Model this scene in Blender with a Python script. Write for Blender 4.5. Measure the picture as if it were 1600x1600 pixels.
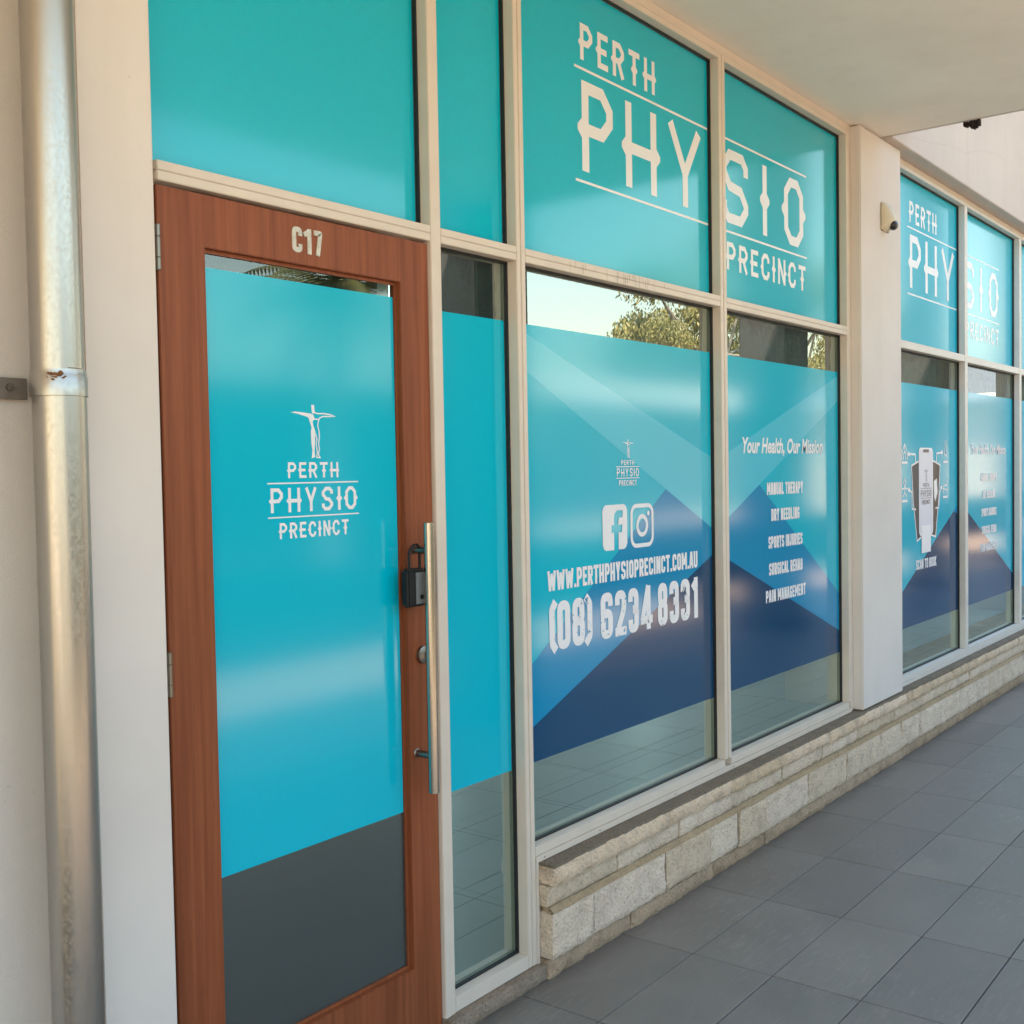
import bpy, bmesh, math, random
from mathutils import Vector, Matrix, noise
R = math.radians
for o in list(bpy.data.objects): bpy.data.objects.remove(o)
scene = bpy.context.scene
COL = scene.collection

# ------------------------------------------------------------------ camera
cam_d = bpy.data.cameras.new("camera"); cam = bpy.data.objects.new("camera", cam_d); COL.objects.link(cam)
cam_d.sensor_fit = 'HORIZONTAL'; cam_d.sensor_width = 36.0; cam_d.lens = 39.425
cam_d.clip_start = 0.05; cam_d.clip_end = 2000
def cam_basis(yaw, pitch, roll):
    f = Vector((math.sin(yaw)*math.cos(pitch), math.cos(yaw)*math.cos(pitch), math.sin(pitch)))
    r = Vector((math.cos(yaw), -math.sin(yaw), 0)); u = r.cross(f)
    return r*math.cos(roll)+u*math.sin(roll), -r*math.sin(roll)+u*math.cos(roll), f
_r, _u, _f = cam_basis(R(52.18365), R(-2.07965), R(-0.99776))
cam.matrix_world = Matrix(((_r.x,_u.x,-_f.x,-1.56331),(_r.y,_u.y,-_f.y,-2.23607),(_r.z,_u.z,-_f.z,1.71258),(0,0,0,1)))
scene.camera = cam
# ------------------------------------------------------------------ sky, sun, exposure
SUN_EL, SUN_AZ = R(58.0), R(-45.0)            # azimuth from +Y towards +X
world = bpy.data.worlds.new("World"); scene.world = world; world.use_nodes = True
wn = world.node_tree; wn.nodes.clear()
w_out = wn.nodes.new('ShaderNodeOutputWorld'); w_bg = wn.nodes.new('ShaderNodeBackground'); w_sky = wn.nodes.new('ShaderNodeTexSky')
w_sky.sky_type = 'NISHITA'; w_sky.sun_disc = False; w_sky.sun_elevation = SUN_EL; w_sky.sun_rotation = SUN_AZ
w_sky.air_density = 1.8; w_sky.dust_density = 1.3; w_sky.ozone_density = 0.5
w_bg.inputs['Strength'].default_value = 0.13
wn.links.new(w_sky.outputs[0], w_bg.inputs[0]); wn.links.new(w_bg.outputs[0], w_out.inputs[0])
sun_d = bpy.data.lights.new("sun", 'SUN'); sun = bpy.data.objects.new("sun", sun_d); COL.objects.link(sun)
sun_d.energy = 5.0; sun_d.angle = R(0.53); sun_d.color = (1.0, 0.89, 0.74)
sdir = Vector((math.sin(SUN_AZ)*math.cos(SUN_EL), math.cos(SUN_AZ)*math.cos(SUN_EL), math.sin(SUN_EL)))
sun.location = (0, 30, 60); sun.rotation_euler = (-sdir).to_track_quat('-Z', 'Y').to_euler()
scene.view_settings.view_transform = 'Standard'; scene.view_settings.look = 'None'
scene.view_settings.gamma = 1.0; scene.view_settings.exposure = 2.06; scene.view_settings.use_curve_mapping = False
scene.render.engine = 'CYCLES'
scene.cycles.max_bounces = 10; scene.cycles.diffuse_bounces = 5; scene.cycles.glossy_bounces = 5; scene.cycles.transparent_max_bounces = 12

rng = random.Random(7)
# ------------------------------------------------------------------ helpers
def link(o, parent=None):
    COL.objects.link(o)
    if parent is not None: o.parent = parent
    return o
def tag(o, label=None, cat=None, group=None, kind=None):
    if label: o['label'] = label
    if cat: o['category'] = cat
    if group: o['group'] = group
    if kind: o['kind'] = kind
    return o
def thing(name, loc, label, cat, group=None):
    o = bpy.data.objects.new(name, None); o.empty_display_size = 0.1; o.location = loc; link(o)
    return tag(o, label, cat, group)
class MB:
    """collects geometry in world coordinates, builds one mesh object"""
    def __init__(s): s.v = []; s.f = []; s.sm = False
    def box(s, x0, x1, y0, y1, z0, z1):
        n = len(s.v)
        s.v += [(x0,y0,z0),(x1,y0,z0),(x1,y1,z0),(x0,y1,z0),(x0,y0,z1),(x1,y0,z1),(x1,y1,z1),(x0,y1,z1)]
        s.f += [(n,n+1,n+5,n+4),(n+1,n+2,n+6,n+5),(n+2,n+3,n+7,n+6),(n+3,n,n+4,n+7),(n+4,n+5,n+6,n+7),(n+3,n+2,n+1,n)]
        return s
    def poly(s, pts, y, th=0.0):
        """flat polygon in the facade (x,z) plane, facing -y; th extrudes towards +y"""
        a = sum(pts[i][0]*pts[(i+1)%len(pts)][1]-pts[(i+1)%len(pts)][0]*pts[i][1] for i in range(len(pts)))
        if a < 0: pts = pts[::-1]
        n = len(s.v); k = len(pts)
        s.v += [(p[0], y, p[1]) for p in pts]; s.f.append(tuple(range(n, n+k)))
        if th:
            s.v += [(p[0], y+th, p[1]) for p in pts]
            for i in range(k):
                j = (i+1) % k; s.f.append((n+j, n+i, n+k+i, n+k+j))
        return s
    def tube(s, pts, rad, seg=16, cap=True):
        pts = [Vector(p) for p in pts]; rads = rad if isinstance(rad, (list, tuple)) else [rad]*len(pts)
        n = len(s.v)
        t0 = (pts[1]-pts[0]).normalized(); ref = Vector((0,0,1)) if abs(t0.z) < .9 else Vector((1,0,0))
        for i, p in enumerate(pts):
            t = (pts[min(i+1,len(pts)-1)]-pts[max(i-1,0)]).normalized()
            a = t.cross(ref).normalized(); b = t.cross(a).normalized()
            for k in range(seg):
                q = p+(a*math.cos(2*math.pi*k/seg)+b*math.sin(2*math.pi*k/seg))*rads[i]; s.v.append(tuple(q))
        for i in range(len(pts)-1):
            for k in range(seg):
                k2 = (k+1) % seg; A = n+i*seg
                s.f.append((A+k, A+seg+k, A+seg+k2, A+k2))
        if cap:
            s.f.append(tuple(n+k for k in range(seg))); e = n+(len(pts)-1)*seg
            s.f.append(tuple(e+k for k in range(seg-1,-1,-1)))
        return s
    def build(s, name, mat, parent=None, bevel=0.0, smooth=None, seg=2):
        me = bpy.data.meshes.new(name); me.from_pydata(s.v, [], s.f); me.update()
        if bevel or s.sm:
            bm = bmesh.new(); bm.from_mesh(me)
            if bevel: bmesh.ops.bevel(bm, geom=[e for e in bm.edges if e.is_manifold and e.calc_face_angle(0) > .5], offset=bevel, segments=seg, affect='EDGES', clamp_overlap=True)
            bm.to_mesh(me); bm.free()
        if mat: me.materials.append(mat)
        o = bpy.data.objects.new(name, me); link(o)
        if parent is not None:
            me.transform(Matrix.Translation(-Vector(base_of(parent)))); o.parent = parent
        if smooth is not None: smooth_by_angle(me, smooth)
        return o
def base_of(p):
    l = Vector((0,0,0))
    while p is not None: l += Vector(p.location); p = p.parent
    return l
def smooth_by_angle(me, deg):
    bm = bmesh.new(); bm.from_mesh(me)
    for f in bm.faces: f.smooth = True
    for e in bm.edges:
        e.smooth = not (len(e.link_faces) == 2 and e.calc_face_angle(0) > R(deg))
    bm.to_mesh(me); bm.free()

# ------------------------------------------------------------------ materials
def mat(name):
    m = bpy.data.materials.new(name); m.use_nodes = True; nt = m.node_tree
    b = nt.nodes['Principled BSDF']; return m, nt, b
def nd(nt, t, **k):
    n = nt.nodes.new(t)
    for a, v in k.items(): setattr(n, a, v)
    return n
def coords(nt, scale=(1,1,1), gen=False):
    tc = nd(nt, 'ShaderNodeTexCoord'); mp = nd(nt, 'ShaderNodeMapping'); mp.inputs['Scale'].default_value = scale
    geo = nd(nt, 'ShaderNodeNewGeometry')
    nt.links.new(geo.outputs['Position'], mp.inputs[0]); return mp.outputs[0]
def noise_tex(nt, vec, scale, detail=4, rough=.6):
    n = nd(nt, 'ShaderNodeTexNoise'); n.inputs['Scale'].default_value = scale; n.inputs['Detail'].default_value = detail; n.inputs['Roughness'].default_value = rough
    nt.links.new(vec, n.inputs['Vector']); return n.outputs[0]
def ramp(nt, fac, stops):
    r = nd(nt, 'ShaderNodeValToRGB'); e = r.color_ramp.elements
    while len(e) < len(stops): e.new(.5)
    for i, (p, c) in enumerate(stops):
        e[i].position = p; e[i].color = (*c, 1) if len(c) == 3 else c
    nt.links.new(fac, r.inputs[0]); return r.outputs[0]
def mix(nt, fac, a, b, mode='MIX'):
    m = nd(nt, 'ShaderNodeMix', data_type='RGBA', blend_type=mode)
    for s, v in ((m.inputs[0], fac), (m.inputs[6], a), (m.inputs[7], b)):
        if isinstance(v, (int, float)): s.default_value = v
        elif isinstance(v, tuple): s.default_value = (*v, 1)
        else: nt.links.new(v, s)
    return m.outputs[2]
def bump(nt, b, h, strength, dist=.002):
    n = nd(nt, 'ShaderNodeBump'); n.inputs['Strength'].default_value = strength; n.inputs['Distance'].default_value = dist
    nt.links.new(h, n.inputs['Height']); nt.links.new(n.outputs[0], b.inputs['Normal'])
def simple(name, col, rough=.5, metal=0.0, var=0.0, vscale=6.0, spec=.5, bmp=0.0, bscale=200.0, stretch=(1,1,1)):
    m, nt, b = mat(name)
    b.inputs['Roughness'].default_value = rough; b.inputs['Metallic'].default_value = metal; b.inputs['Specular IOR Level'].default_value = spec
    if var:
        v = coords(nt, stretch); n = noise_tex(nt, v, vscale, 5)
        c = ramp(nt, n, [(.3, tuple(x*(1-var) for x in col)), (.7, tuple(min(1, x*(1+var)) for x in col))])
        nt.links.new(c, b.inputs['Base Color'])
    else: b.inputs['Base Color'].default_value = (*col, 1)
    if bmp:
        v2 = coords(nt); bump(nt, b, noise_tex(nt, v2, bscale, 3), bmp, .001)
    return m
def frame_mat(name, col):
    m, nt, b = mat(name); v = coords(nt); vs = coords(nt, (1,1,.06))
    n1 = noise_tex(nt, v, 9, 6); n2 = noise_tex(nt, vs, 260, 3)
    c = ramp(nt, n1, [(.3, tuple(x*.93 for x in col)), (.65, col)])
    specks = noise_tex(nt, v, 420, 2); sm = ramp(nt, specks, [(.70, (0,0,0)), (.78, (1,1,1))])
    big = noise_tex(nt, v, 3, 3); bmk = ramp(nt, big, [(.5, (0,0,0)), (.7, (.55,.55,.55))])
    f = mix(nt, 1.0, sm, bmk, 'MULTIPLY'); c = mix(nt, f, c, (.16,.13,.09))
    nt.links.new(c, b.inputs['Base Color']); b.inputs['Roughness'].default_value = .42
    bump(nt, b, n1, .05, .001); return m
M = {}
M['frame'] = frame_mat('cream_powdercoat', (.68,.585,.49))
M['frame_b'] = frame_mat('pale_powdercoat', (.68,.63,.565))
M['gasket'] = simple('black_rubber', (.012,.013,.014), .55)
def render_mat(name, col, bscale=140, bs=.35):
    m, nt, b = mat(name); v = coords(nt); n = noise_tex(nt, v, 1.4, 6); n2 = noise_tex(nt, v, bscale, 4)
    c = ramp(nt, n, [(.25, tuple(x*.90 for x in col)), (.7, tuple(min(1,x*1.03) for x in col))])
    sp = noise_tex(nt, v, 33, 2); k = ramp(nt, sp, [(.735, (0,0,0)), (.78, (.5,.5,.5))]); c = mix(nt, k, c, tuple(x*.72 for x in col))
    vs = coords(nt, (1,1,.07)); st = noise_tex(nt, vs, 7, 5); ks = ramp(nt, st, [(.52, (0,0,0)), (.75, (.22,.22,.22))]); c = mix(nt, ks, c, tuple(x*q for x, q in zip(col, (.80,.76,.70))))
    nt.links.new(c, b.inputs['Base Color']); b.inputs['Roughness'].default_value = .8; b.inputs['Specular IOR Level'].default_value = .25
    bump(nt, b, n2, bs, .0015); return m
M['pillar'] = render_mat('smooth_render', (.70,.635,.58), 90, .10)
M['leftwall'] = render_mat('rough_render', (.60,.54,.485), 230, .8)
M['upper'] = render_mat('pink_render', (.59,.505,.44), 160, .35)
M['column'] = render_mat('dark_render', (.10,.092,.086), 120, .3)
M['ceiling'] = render_mat('ceiling_paint', (.84,.785,.70), 60, .05)
def film_mat(name, col, rough=.11, spec=.5):
    m, nt, b = mat(name); v = coords(nt); n = noise_tex(nt, v, 700, 2); n2 = noise_tex(nt, v, 2.0, 3)
    c = ramp(nt, n, [(.25, tuple(x*.93 for x in col)), (.75, tuple(min(1, x*1.05) for x in col))])
    nt.links.new(c, b.inputs['Base Color'])
    b.inputs['Roughness'].default_value = rough; b.inputs['IOR'].default_value = 1.52; b.inputs['Specular IOR Level'].default_value = spec
    bump(nt, b, n2, .02, .01); return m
TEAL = (.0,.45,.60)
M['teal'] = film_mat('teal_film', TEAL)
M['band'] = film_mat('pale_teal_film', (.075,.52,.66))
M['midblue'] = film_mat('mid_blue_film', (.0,.245,.47))
M['navy'] = film_mat('navy_film', (.003,.056,.140))
M['white'] = film_mat('white_vinyl', (.78,.78,.80), .3)
def worn_white():
    m, nt, b = mat('worn_white_vinyl'); v = coords(nt); b.inputs['Base Color'].default_value = (.78,.78,.80,1); b.inputs['Roughness'].default_value = .3
    n = noise_tex(nt, v, 46, 6, .75); big = noise_tex(nt, v, 9, 2)
    a = nd(nt, 'ShaderNodeMath', operation='MULTIPLY_ADD'); nt.links.new(big, a.inputs[0]); a.inputs[1].default_value = .55; nt.links.new(n, a.inputs[2])
    k = ramp(nt, a.outputs[0], [(.895, (1,1,1)), (.92, (0,0,0))]); nt.links.new(k, b.inputs['Alpha']); return m
M['worn'] = worn_white()
def glass_mat(name, tint, ior, rough=0.0):
    m, nt, b = mat(name); nt.nodes.remove(b); out = nt.nodes['Material Output']
    tr = nd(nt, 'ShaderNodeBsdfTransparent'); tr.inputs[0].default_value = (*tint, 1)
    gl = nd(nt, 'ShaderNodeBsdfGlossy'); gl.inputs['Roughness'].default_value = rough; gl.inputs[0].default_value = (.92,.98,.97,1)
    fr = nd(nt, 'ShaderNodeFresnel'); fr.inputs[0].default_value = ior
    ge = nd(nt, 'ShaderNodeNewGeometry'); iv = nd(nt, 'ShaderNodeMath', operation='SUBTRACT'); iv.inputs[0].default_value = 1.0; nt.links.new(ge.outputs['Backfacing'], iv.inputs[1])
    mu = nd(nt, 'ShaderNodeMath', operation='MULTIPLY'); nt.links.new(fr.outputs[0], mu.inputs[0]); nt.links.new(iv.outputs[0], mu.inputs[1])
    mx = nd(nt, 'ShaderNodeMixShader'); nt.links.new(mu.outputs[0], mx.inputs[0]); nt.links.new(tr.outputs[0], mx.inputs[1]); nt.links.new(gl.outputs[0], mx.inputs[2])
    nt.links.new(mx.outputs[0], out.inputs[0]); return m
M['glass'] = glass_mat('solar_glass', (.80,.90,.87), 3.6)
m, nt, b = mat('frosted_dark_glass'); b.inputs['Base Color'].default_value = (.16,.185,.18,1); b.inputs['Roughness'].default_value = .24; b.inputs['IOR'].default_value = 1.75; b.inputs['Transmission Weight'].default_value = .8; M['frosted'] = m
def wood_mat(name, axis):
    m, nt, b = mat(name); st = (60,60,1.6) if axis == 'z' else (1.6,60,60)
    v = coords(nt, st); v2 = coords(nt, (9,9,.35) if axis == 'z' else (.35,9,9)); v3 = coords(nt, (420,420,16) if axis == 'z' else (16,420,420))
    n1 = noise_tex(nt, v, 1.0, 6, .65); n2 = noise_tex(nt, v2, 1.0, 4); n3 = noise_tex(nt, v3, 1.0, 3)
    c = ramp(nt, n1, [(.28, (.19,.050,.019)), (.5, (.25,.073,.029)), (.72, (.31,.098,.041))])
    c2 = ramp(nt, n2, [(.3, (.84,.80,.77)), (.7, (1.06,1.05,1.03))]); c = mix(nt, 1.0, c, c2, 'MULTIPLY')
    p = ramp(nt, n3, [(.62, (0,0,0)), (.72, (.75,.75,.75))]); c = mix(nt, p, c, (.085,.026,.012))
    nt.links.new(c, b.inputs['Base Color']); b.inputs['Roughness'].default_value = .45; b.inputs['Specular IOR Level'].default_value = .25
    bump(nt, b, n3, .10, .0006); return m
M['door_glass'] = glass_mat('door_glass', (.80,.90,.87), 2.0)
M['wood_v'] = wood_mat('mahogany_upright', 'z'); M['wood_h'] = wood_mat('mahogany_level', 'z')
def metal_mat(name, col, rough, streak=True, spots=0.0):
    m, nt, b = mat(name); b.inputs['Metallic'].default_value = 1.0
    v = coords(nt); vs = coords(nt, (1,1,.02)); n = noise_tex(nt, vs, 150, 4); vq = coords(nt, (1,1,.12)); n2 = noise_tex(nt, vq, 26, 6)
    c = ramp(nt, n2, [(.3, tuple(x*.88 for x in col)), (.7, col)])
    if spots:
        sp = noise_tex(nt, v, 130, 4); k = ramp(nt, sp, [(.56, (0,0,0)), (.68, (spots,)*3)]); c = mix(nt, k, c, (.46,.41,.34))
        r = ramp(nt, sp, [(.4, (rough,)*3), (.7, (min(1,rough+.12),)*3)]); nt.links.new(r, b.inputs['Roughness'])
    else: b.inputs['Roughness'].default_value = rough
    nt.links.new(c, b.inputs['Base Color'])
    if streak: bump(nt, b, n, .16, .0007)
    return m
M['galv'] = metal_mat('galvanised_steel', (.47,.445,.41), .29, True, .55)
M['steel'] = metal_mat('brushed_steel', (.52,.48,.42), .26)
M['steel_b'] = metal_mat('satin_steel', (.28,.26,.225), .36, False)
M['digit'] = simple('dull_cream_metal', (.55,.53,.46), .5, 0.0, .18, 60)
M['strap'] = simple('brown_steel', (.16,.135,.115), .6, .2, .15, 40)
M['black'] = simple('black_plastic', (.010,.011,.013), .5, 0, 0, 6, .3)
M['safe_grey'] = simple('grey_faceplate', (.20,.21,.22), .45, .2)
M['alu'] = simple('mill_aluminium', (.6,.62,.65), .35, .9)
M['sensor'] = simple('yellowed_plastic', (.62,.56,.43), .4, 0, .06, 20)
M['rust'] = simple('rust', (.16,.065,.02), .9, 0, .3, 90)
M['nest'] = simple('dark_debris', (.03,.022,.02), .95, 0, .4, 60)
def tile_mat():
    m, nt, b = mat('charcoal_tile'); v = coords(nt); vs = coords(nt, (2.2,11,1))
    oi = nd(nt, 'ShaderNodeObjectInfo')
    n1 = noise_tex(nt, v, 3.5, 7, .65); n2 = noise_tex(nt, vs, 5, 8, .7); n3 = noise_tex(nt, v, 180, 3)
    c = ramp(nt, n1, [(.25, (.178,.160,.138)), (.72, (.245,.222,.193))])
    s = ramp(nt, n2, [(.52, (0,0,0)), (.72, (.7,.7,.7))]); pm = noise_tex(nt, v, 1.3, 3); pk = ramp(nt, pm, [(.42, (.12,.12,.12)), (.66, (1,1,1))]); s = mix(nt, 1.0, s, pk, 'MULTIPLY')
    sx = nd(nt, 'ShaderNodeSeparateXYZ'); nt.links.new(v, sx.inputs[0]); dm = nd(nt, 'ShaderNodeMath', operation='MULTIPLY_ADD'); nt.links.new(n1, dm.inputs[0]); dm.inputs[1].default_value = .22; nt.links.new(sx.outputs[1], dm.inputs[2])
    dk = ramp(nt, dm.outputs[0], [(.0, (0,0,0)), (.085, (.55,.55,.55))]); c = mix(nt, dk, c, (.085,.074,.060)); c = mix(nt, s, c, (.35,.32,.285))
    r = ramp(nt, oi.outputs['Random'], [(0, (.87,.87,.88)), (1, (1.08,1.07,1.06))]); c = mix(nt, 1.0, c, r, 'MULTIPLY')
    g = ramp(nt, n3, [(.3, (.9,.9,.9)), (.7, (1.06,1.06,1.06))]); c = mix(nt, 1.0, c, g, 'MULTIPLY')
    nt.links.new(c, b.inputs['Base Color']); rr = ramp(nt, n1, [(.3, (.38,.38,.38)), (.7, (.55,.55,.55))]); nt.links.new(rr, b.inputs['Roughness'])
    bump(nt, b, n2, .12, .001); return m
M['tile'] = tile_mat()
M['grout'] = simple('dark_grout', (.030,.028,.026), .9, 0, .3, 30)
def stone_mat(name, col, var):
    m, nt, b = mat(name); v = coords(nt); oi = nd(nt, 'ShaderNodeObjectInfo')
    n1 = noise_tex(nt, v, 11, 7, .7); n2 = noise_tex(nt, v, 85, 5, .65)
    c = ramp(nt, n1, [(.25, tuple(x*(1-var) for x in col)), (.5, col), (.75, tuple(min(1, x*1.12) for x in col))])
    r = ramp(nt, oi.outputs['Random'], [(0, (.90,.86,.79)), (.5, (1,.98,.95)), (1, (1.08,1.07,1.08))]); c = mix(nt, 1.0, c, r, 'MULTIPLY')
    vo = nd(nt, 'ShaderNodeTexVoronoi'); vo.inputs['Scale'].default_value = 62; nt.links.new(v, vo.inputs['Vector'])
    pm = noise_tex(nt, v, 24, 3); pk = ramp(nt, vo.outputs['Distance'], [(.10, (1,1,1)), (.24, (0,0,0))]); pk2 = ramp(nt, pm, [(.48, (0,0,0)), (.6, (1,1,1))])
    pit = mix(nt, 1.0, pk, pk2, 'MULTIPLY'); c = mix(nt, pit, c, tuple(x*.42 for x in col))
    nt.links.new(c, b.inputs['Base Color']); b.inputs['Roughness'].default_value = .92; b.inputs['Specular IOR Level'].default_value = .15
    g2 = ramp(nt, n2, [(.30, (.62,.58,.54)), (.52, (1.0,1.0,1.0)), (.75, (1.06,1.06,1.07))]); c = mix(nt, .6, c, g2, 'MULTIPLY'); nt.links.new(c, b.inputs['Base Color'])
    h = mix(nt, .35, n2, n1); bump(nt, b, h, 1.0, .034); return m
M['stone'] = stone_mat('limestone', (.94,.765,.60), .28)
M['capstone'] = stone_mat('weathered_limestone', (.90,.70,.51), .36)
M['mortar'] = stone_mat('sandy_mortar', (.62,.475,.315), .28)
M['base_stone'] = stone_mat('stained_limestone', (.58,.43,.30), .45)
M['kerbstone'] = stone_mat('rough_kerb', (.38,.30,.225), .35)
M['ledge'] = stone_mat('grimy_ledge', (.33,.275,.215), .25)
M['asphalt'] = simple('asphalt', (.065,.063,.06), .85, 0, .25, 8, .3, .4, 90)
M['paving'] = simple('sandy_paving', (.60,.43,.30), .85, 0, .14, 5, .2)
M['bounce_ground'] = simple('sandy_concrete', (.50,.40,.30), .85, 0, .14, 3, .2)
M['grass'] = simple('dry_grass', (.19,.15,.095), .95, 0, .35, 3, .1)
M['plaster'] = render_mat('cream_plaster', (.66,.55,.42), 60, .2)
M['bark'] = simple('pale_bark', (.30,.26,.21), .9, 0, .35, 5, .2)
def leaf_mat(name, a, b_):
    m, nt, b = mat(name); v = coords(nt); n = noise_tex(nt, v, 1.1, 3); c = ramp(nt, n, [(.35, a), (.65, b_)])
    nt.links.new(c, b.inputs['Base Color']); b.inputs['Roughness'].default_value = .55
    b.inputs['Transmission Weight'].default_value = 0.0; return m
M['leaf'] = leaf_mat('olive_leaf', (.19,.18,.055), (.34,.28,.09)); M['palm'] = leaf_mat('palm_leaf', (.10,.11,.03), (.16,.15,.05))
M['rooftile'] = simple('grey_roof_tile', (.16,.17,.19), .7, 0, .2, 9)
M['gutter'] = simple('white_gutter', (.8,.8,.8), .4)
M['room'] = simple('interior_plaster', (.45,.47,.46), .85, 0, .08, 2)
m, nt, b = mat('interior_tile'); v = coords(nt); br = nd(nt, 'ShaderNodeTexBrick'); br.offset = 0; br.inputs['Scale'].default_value = 1.0; br.inputs['Brick Width'].default_value = .6037; br.inputs['Row Height'].default_value = .6037; br.inputs['Mortar Size'].default_value = .003
for k, c in ((1, (.52,.62,.60)), (2, (.56,.66,.64)), (3, (.22,.25,.24))): br.inputs[k].default_value = (*c, 1)
nt.links.new(v, br.inputs['Vector']); nt.links.new(br.outputs[0], b.inputs['Base Color']); b.inputs['Roughness'].default_value = .4; M['roomfloor'] = m
m, nt, b = mat('black_plastic_and_added_sheet'); v = coords(nt); n = noise_tex(nt, v, 9, 5, .6); b.inputs['Base Color'].default_value = (.045,.055,.06,1); b.inputs['Roughness'].default_value = .3; bump(nt, b, n, .8, .03); M['sheet'] = m
M['photo'] = simple('dark_photo_print', (.012,.022,.045), .45, 0, .6, 30)
M['photo_b'] = simple('brown_photo_print', (.07,.05,.05), .45, 0, .9, 26)
M['ink'] = simple('dark_ink', (.03,.035,.06), .35)

# ------------------------------------------------------------------ key dimensions (metres)
G = .052                                   # outer face of the window glass
ZF = (0.715, 2.208)                        # film on the lower panes
T0, T1 = 2.400, 2.4455                     # transom rail
H0, H1, ZC = 3.448, 3.4725, 3.510          # head rail, groove, ceiling
B0, B1 = .394, .448                        # bottom rail
CEIL_X, CEIL_Y = 4.65, -2.44

# ------------------------------------------------------------------ pavement, footpath, bounce lot, verge
PX0, PDX, PY0, PDY = 1.28928, .60367, -.02526, .301835
base = MB().box(-4.0, 30, -2.75, .10, -.10, -.008).build('pavement', M['grout']); tag(base, kind='structure')
def tile_mesh(dx, dy):
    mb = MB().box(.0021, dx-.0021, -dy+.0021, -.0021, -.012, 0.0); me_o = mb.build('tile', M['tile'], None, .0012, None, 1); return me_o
proto = tile_mesh(PDX, PDY); proto.parent = base
first = True
for j in range(0, 9):
    for i in range(-5, 17):
        o = proto if first else bpy.data.objects.new('tile', proto.data)
        if not first: link(o, base)
        first = False
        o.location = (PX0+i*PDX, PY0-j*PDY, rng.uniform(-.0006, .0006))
# tiles too far off to tell apart, seen only in the glass
m, nt, b = mat('far_tile'); v = coords(nt); br = nd(nt, 'ShaderNodeTexBrick'); br.offset = 0
br.inputs['Scale'].default_value = 1.0; br.inputs['Brick Width'].default_value = PDX; br.inputs['Row Height'].default_value = PDY; br.inputs['Mortar Size'].default_value = .003
for k, c in ((1, (.12,.125,.125)), (2, (.135,.14,.14)), (3, (.045,.044,.042))): br.inputs[k].default_value = (*c, 1)
nt.links.new(v, br.inputs['Vector']); nt.links.new(br.outputs[0], b.inputs['Base Color']); b.inputs['Roughness'].default_value = .45; M['far_tile'] = m
tag(MB().box(PX0+17*PDX, 30, -2.74, -.06, -.012, 0).build('pavement', M['far_tile']), kind='structure')
tag(MB().box(-60, 90, -5.40, -2.75, -.14, .002).build('footpath', M['paving']), kind='structure')
tag(MB().box(-60, 90, -5.56, -5.405, -.14, .004).build('kerb', M['plaster'], None, .015), kind='structure')
tag(MB().box(-60, 90, -22.0, -5.56, -.16, -.12).build('bounce_lot', M['bounce_ground']), kind='structure')  # pale open ground added to bounce sunlight up under the ceiling
tag(MB().box(-400, 500, -500, 400, -.40, -.165).build('ground', M['grass']), kind='structure')

# ------------------------------------------------------------------ walls, pillars, ceiling
tag(MB().box(-.225, -.036, -.050, .16, 0, ZC-.002).build('rendered_pillar', M['pillar'], None, .006), 'smooth cream rendered pilaster between downpipe and wooden door', 'pillar')
tag(MB().box(-4.0, -.228, -.012, .16, 0, ZC-.002).build('rendered_wall', M['leftwall']), 'rough cream rendered wall left of the metal downpipe', 'wall')
tag(MB().box(4.297, 4.925, -.050, .40, B0+.004, 3.504).build('rendered_pillar', M['pillar'], None, .006), 'smooth cream rendered pillar carrying the small beige sensor', 'pillar')
# flat soffit slab over the walk with its edge trim
ceil = thing('verandah_ceiling', (0, 0, ZC), 'flat off-white ceiling slab over the shopfront walkway', 'ceiling')
MB().box(-14.0, CEIL_X-.032, CEIL_Y, .10, ZC, ZC+.26).build('soffit', M['ceiling'], ceil)
MB().box(CEIL_X-.028, CEIL_X+.004, CEIL_Y, -.104, ZC+.002, ZC+.27).build('edge_trim', M['upper'], ceil, .002)
# upper wall over the right window
uw = thing('upper_wall', (4.66, -.1, ZC), 'pinkish rendered wall above the right-hand window, beyond the ceiling edge', 'wall')
MB().box(CEIL_X+.006, 30, -.098, .40, 3.505, 8.7).build('render_face', M['upper'], uw, .004)
MB().box(-14.0, CEIL_X+.002, -.098, .40, 3.80, 8.7).build('render_face', M['upper'], uw)  # unseen upper wall, height and length set to block the sun
mb = MB()
pts = [(4.95+.35*k+rng.uniform(-.03,.03), 3.545+.055*k+rng.uniform(-.05,.05)) for k in range(9)]
for a, c in zip(pts, pts[1:]):
    d = Vector((c[0]-a[0], c[1]-a[1])).normalized()*.0008; mb.poly([(a[0]-d.y, a[1]+d.x), (a[0]+d.y, a[1]-d.x), (c[0]+d.y, c[1]-d.x), (c[0]-d.y, c[1]+d.x)], -.0985)
mb.build('hairline_crack', simple('crack_shade', (.42,.37,.33), .9), uw)
tag(MB().box(4.925, 30, .10, .40, 0, B0+.003).build('wall_core', M['mortar']), 'masonry core wall behind the limestone plinth under the right window', 'wall')
# debris under the ceiling edge
mb = MB()
for k in range(7):
    y = -.475-.012*k; mb.box(4.640+.006*(k%3), 4.672-.004*(k%2), y-.013, y, 3.497-[.010,.016,.012,.026,.031,.027,.018][k], 3.512+.0005*k)
tag(mb.build('debris_clump', M['nest'], None, .003), 'small dark clump stuck under the ceiling edge, top right', 'debris')

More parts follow.
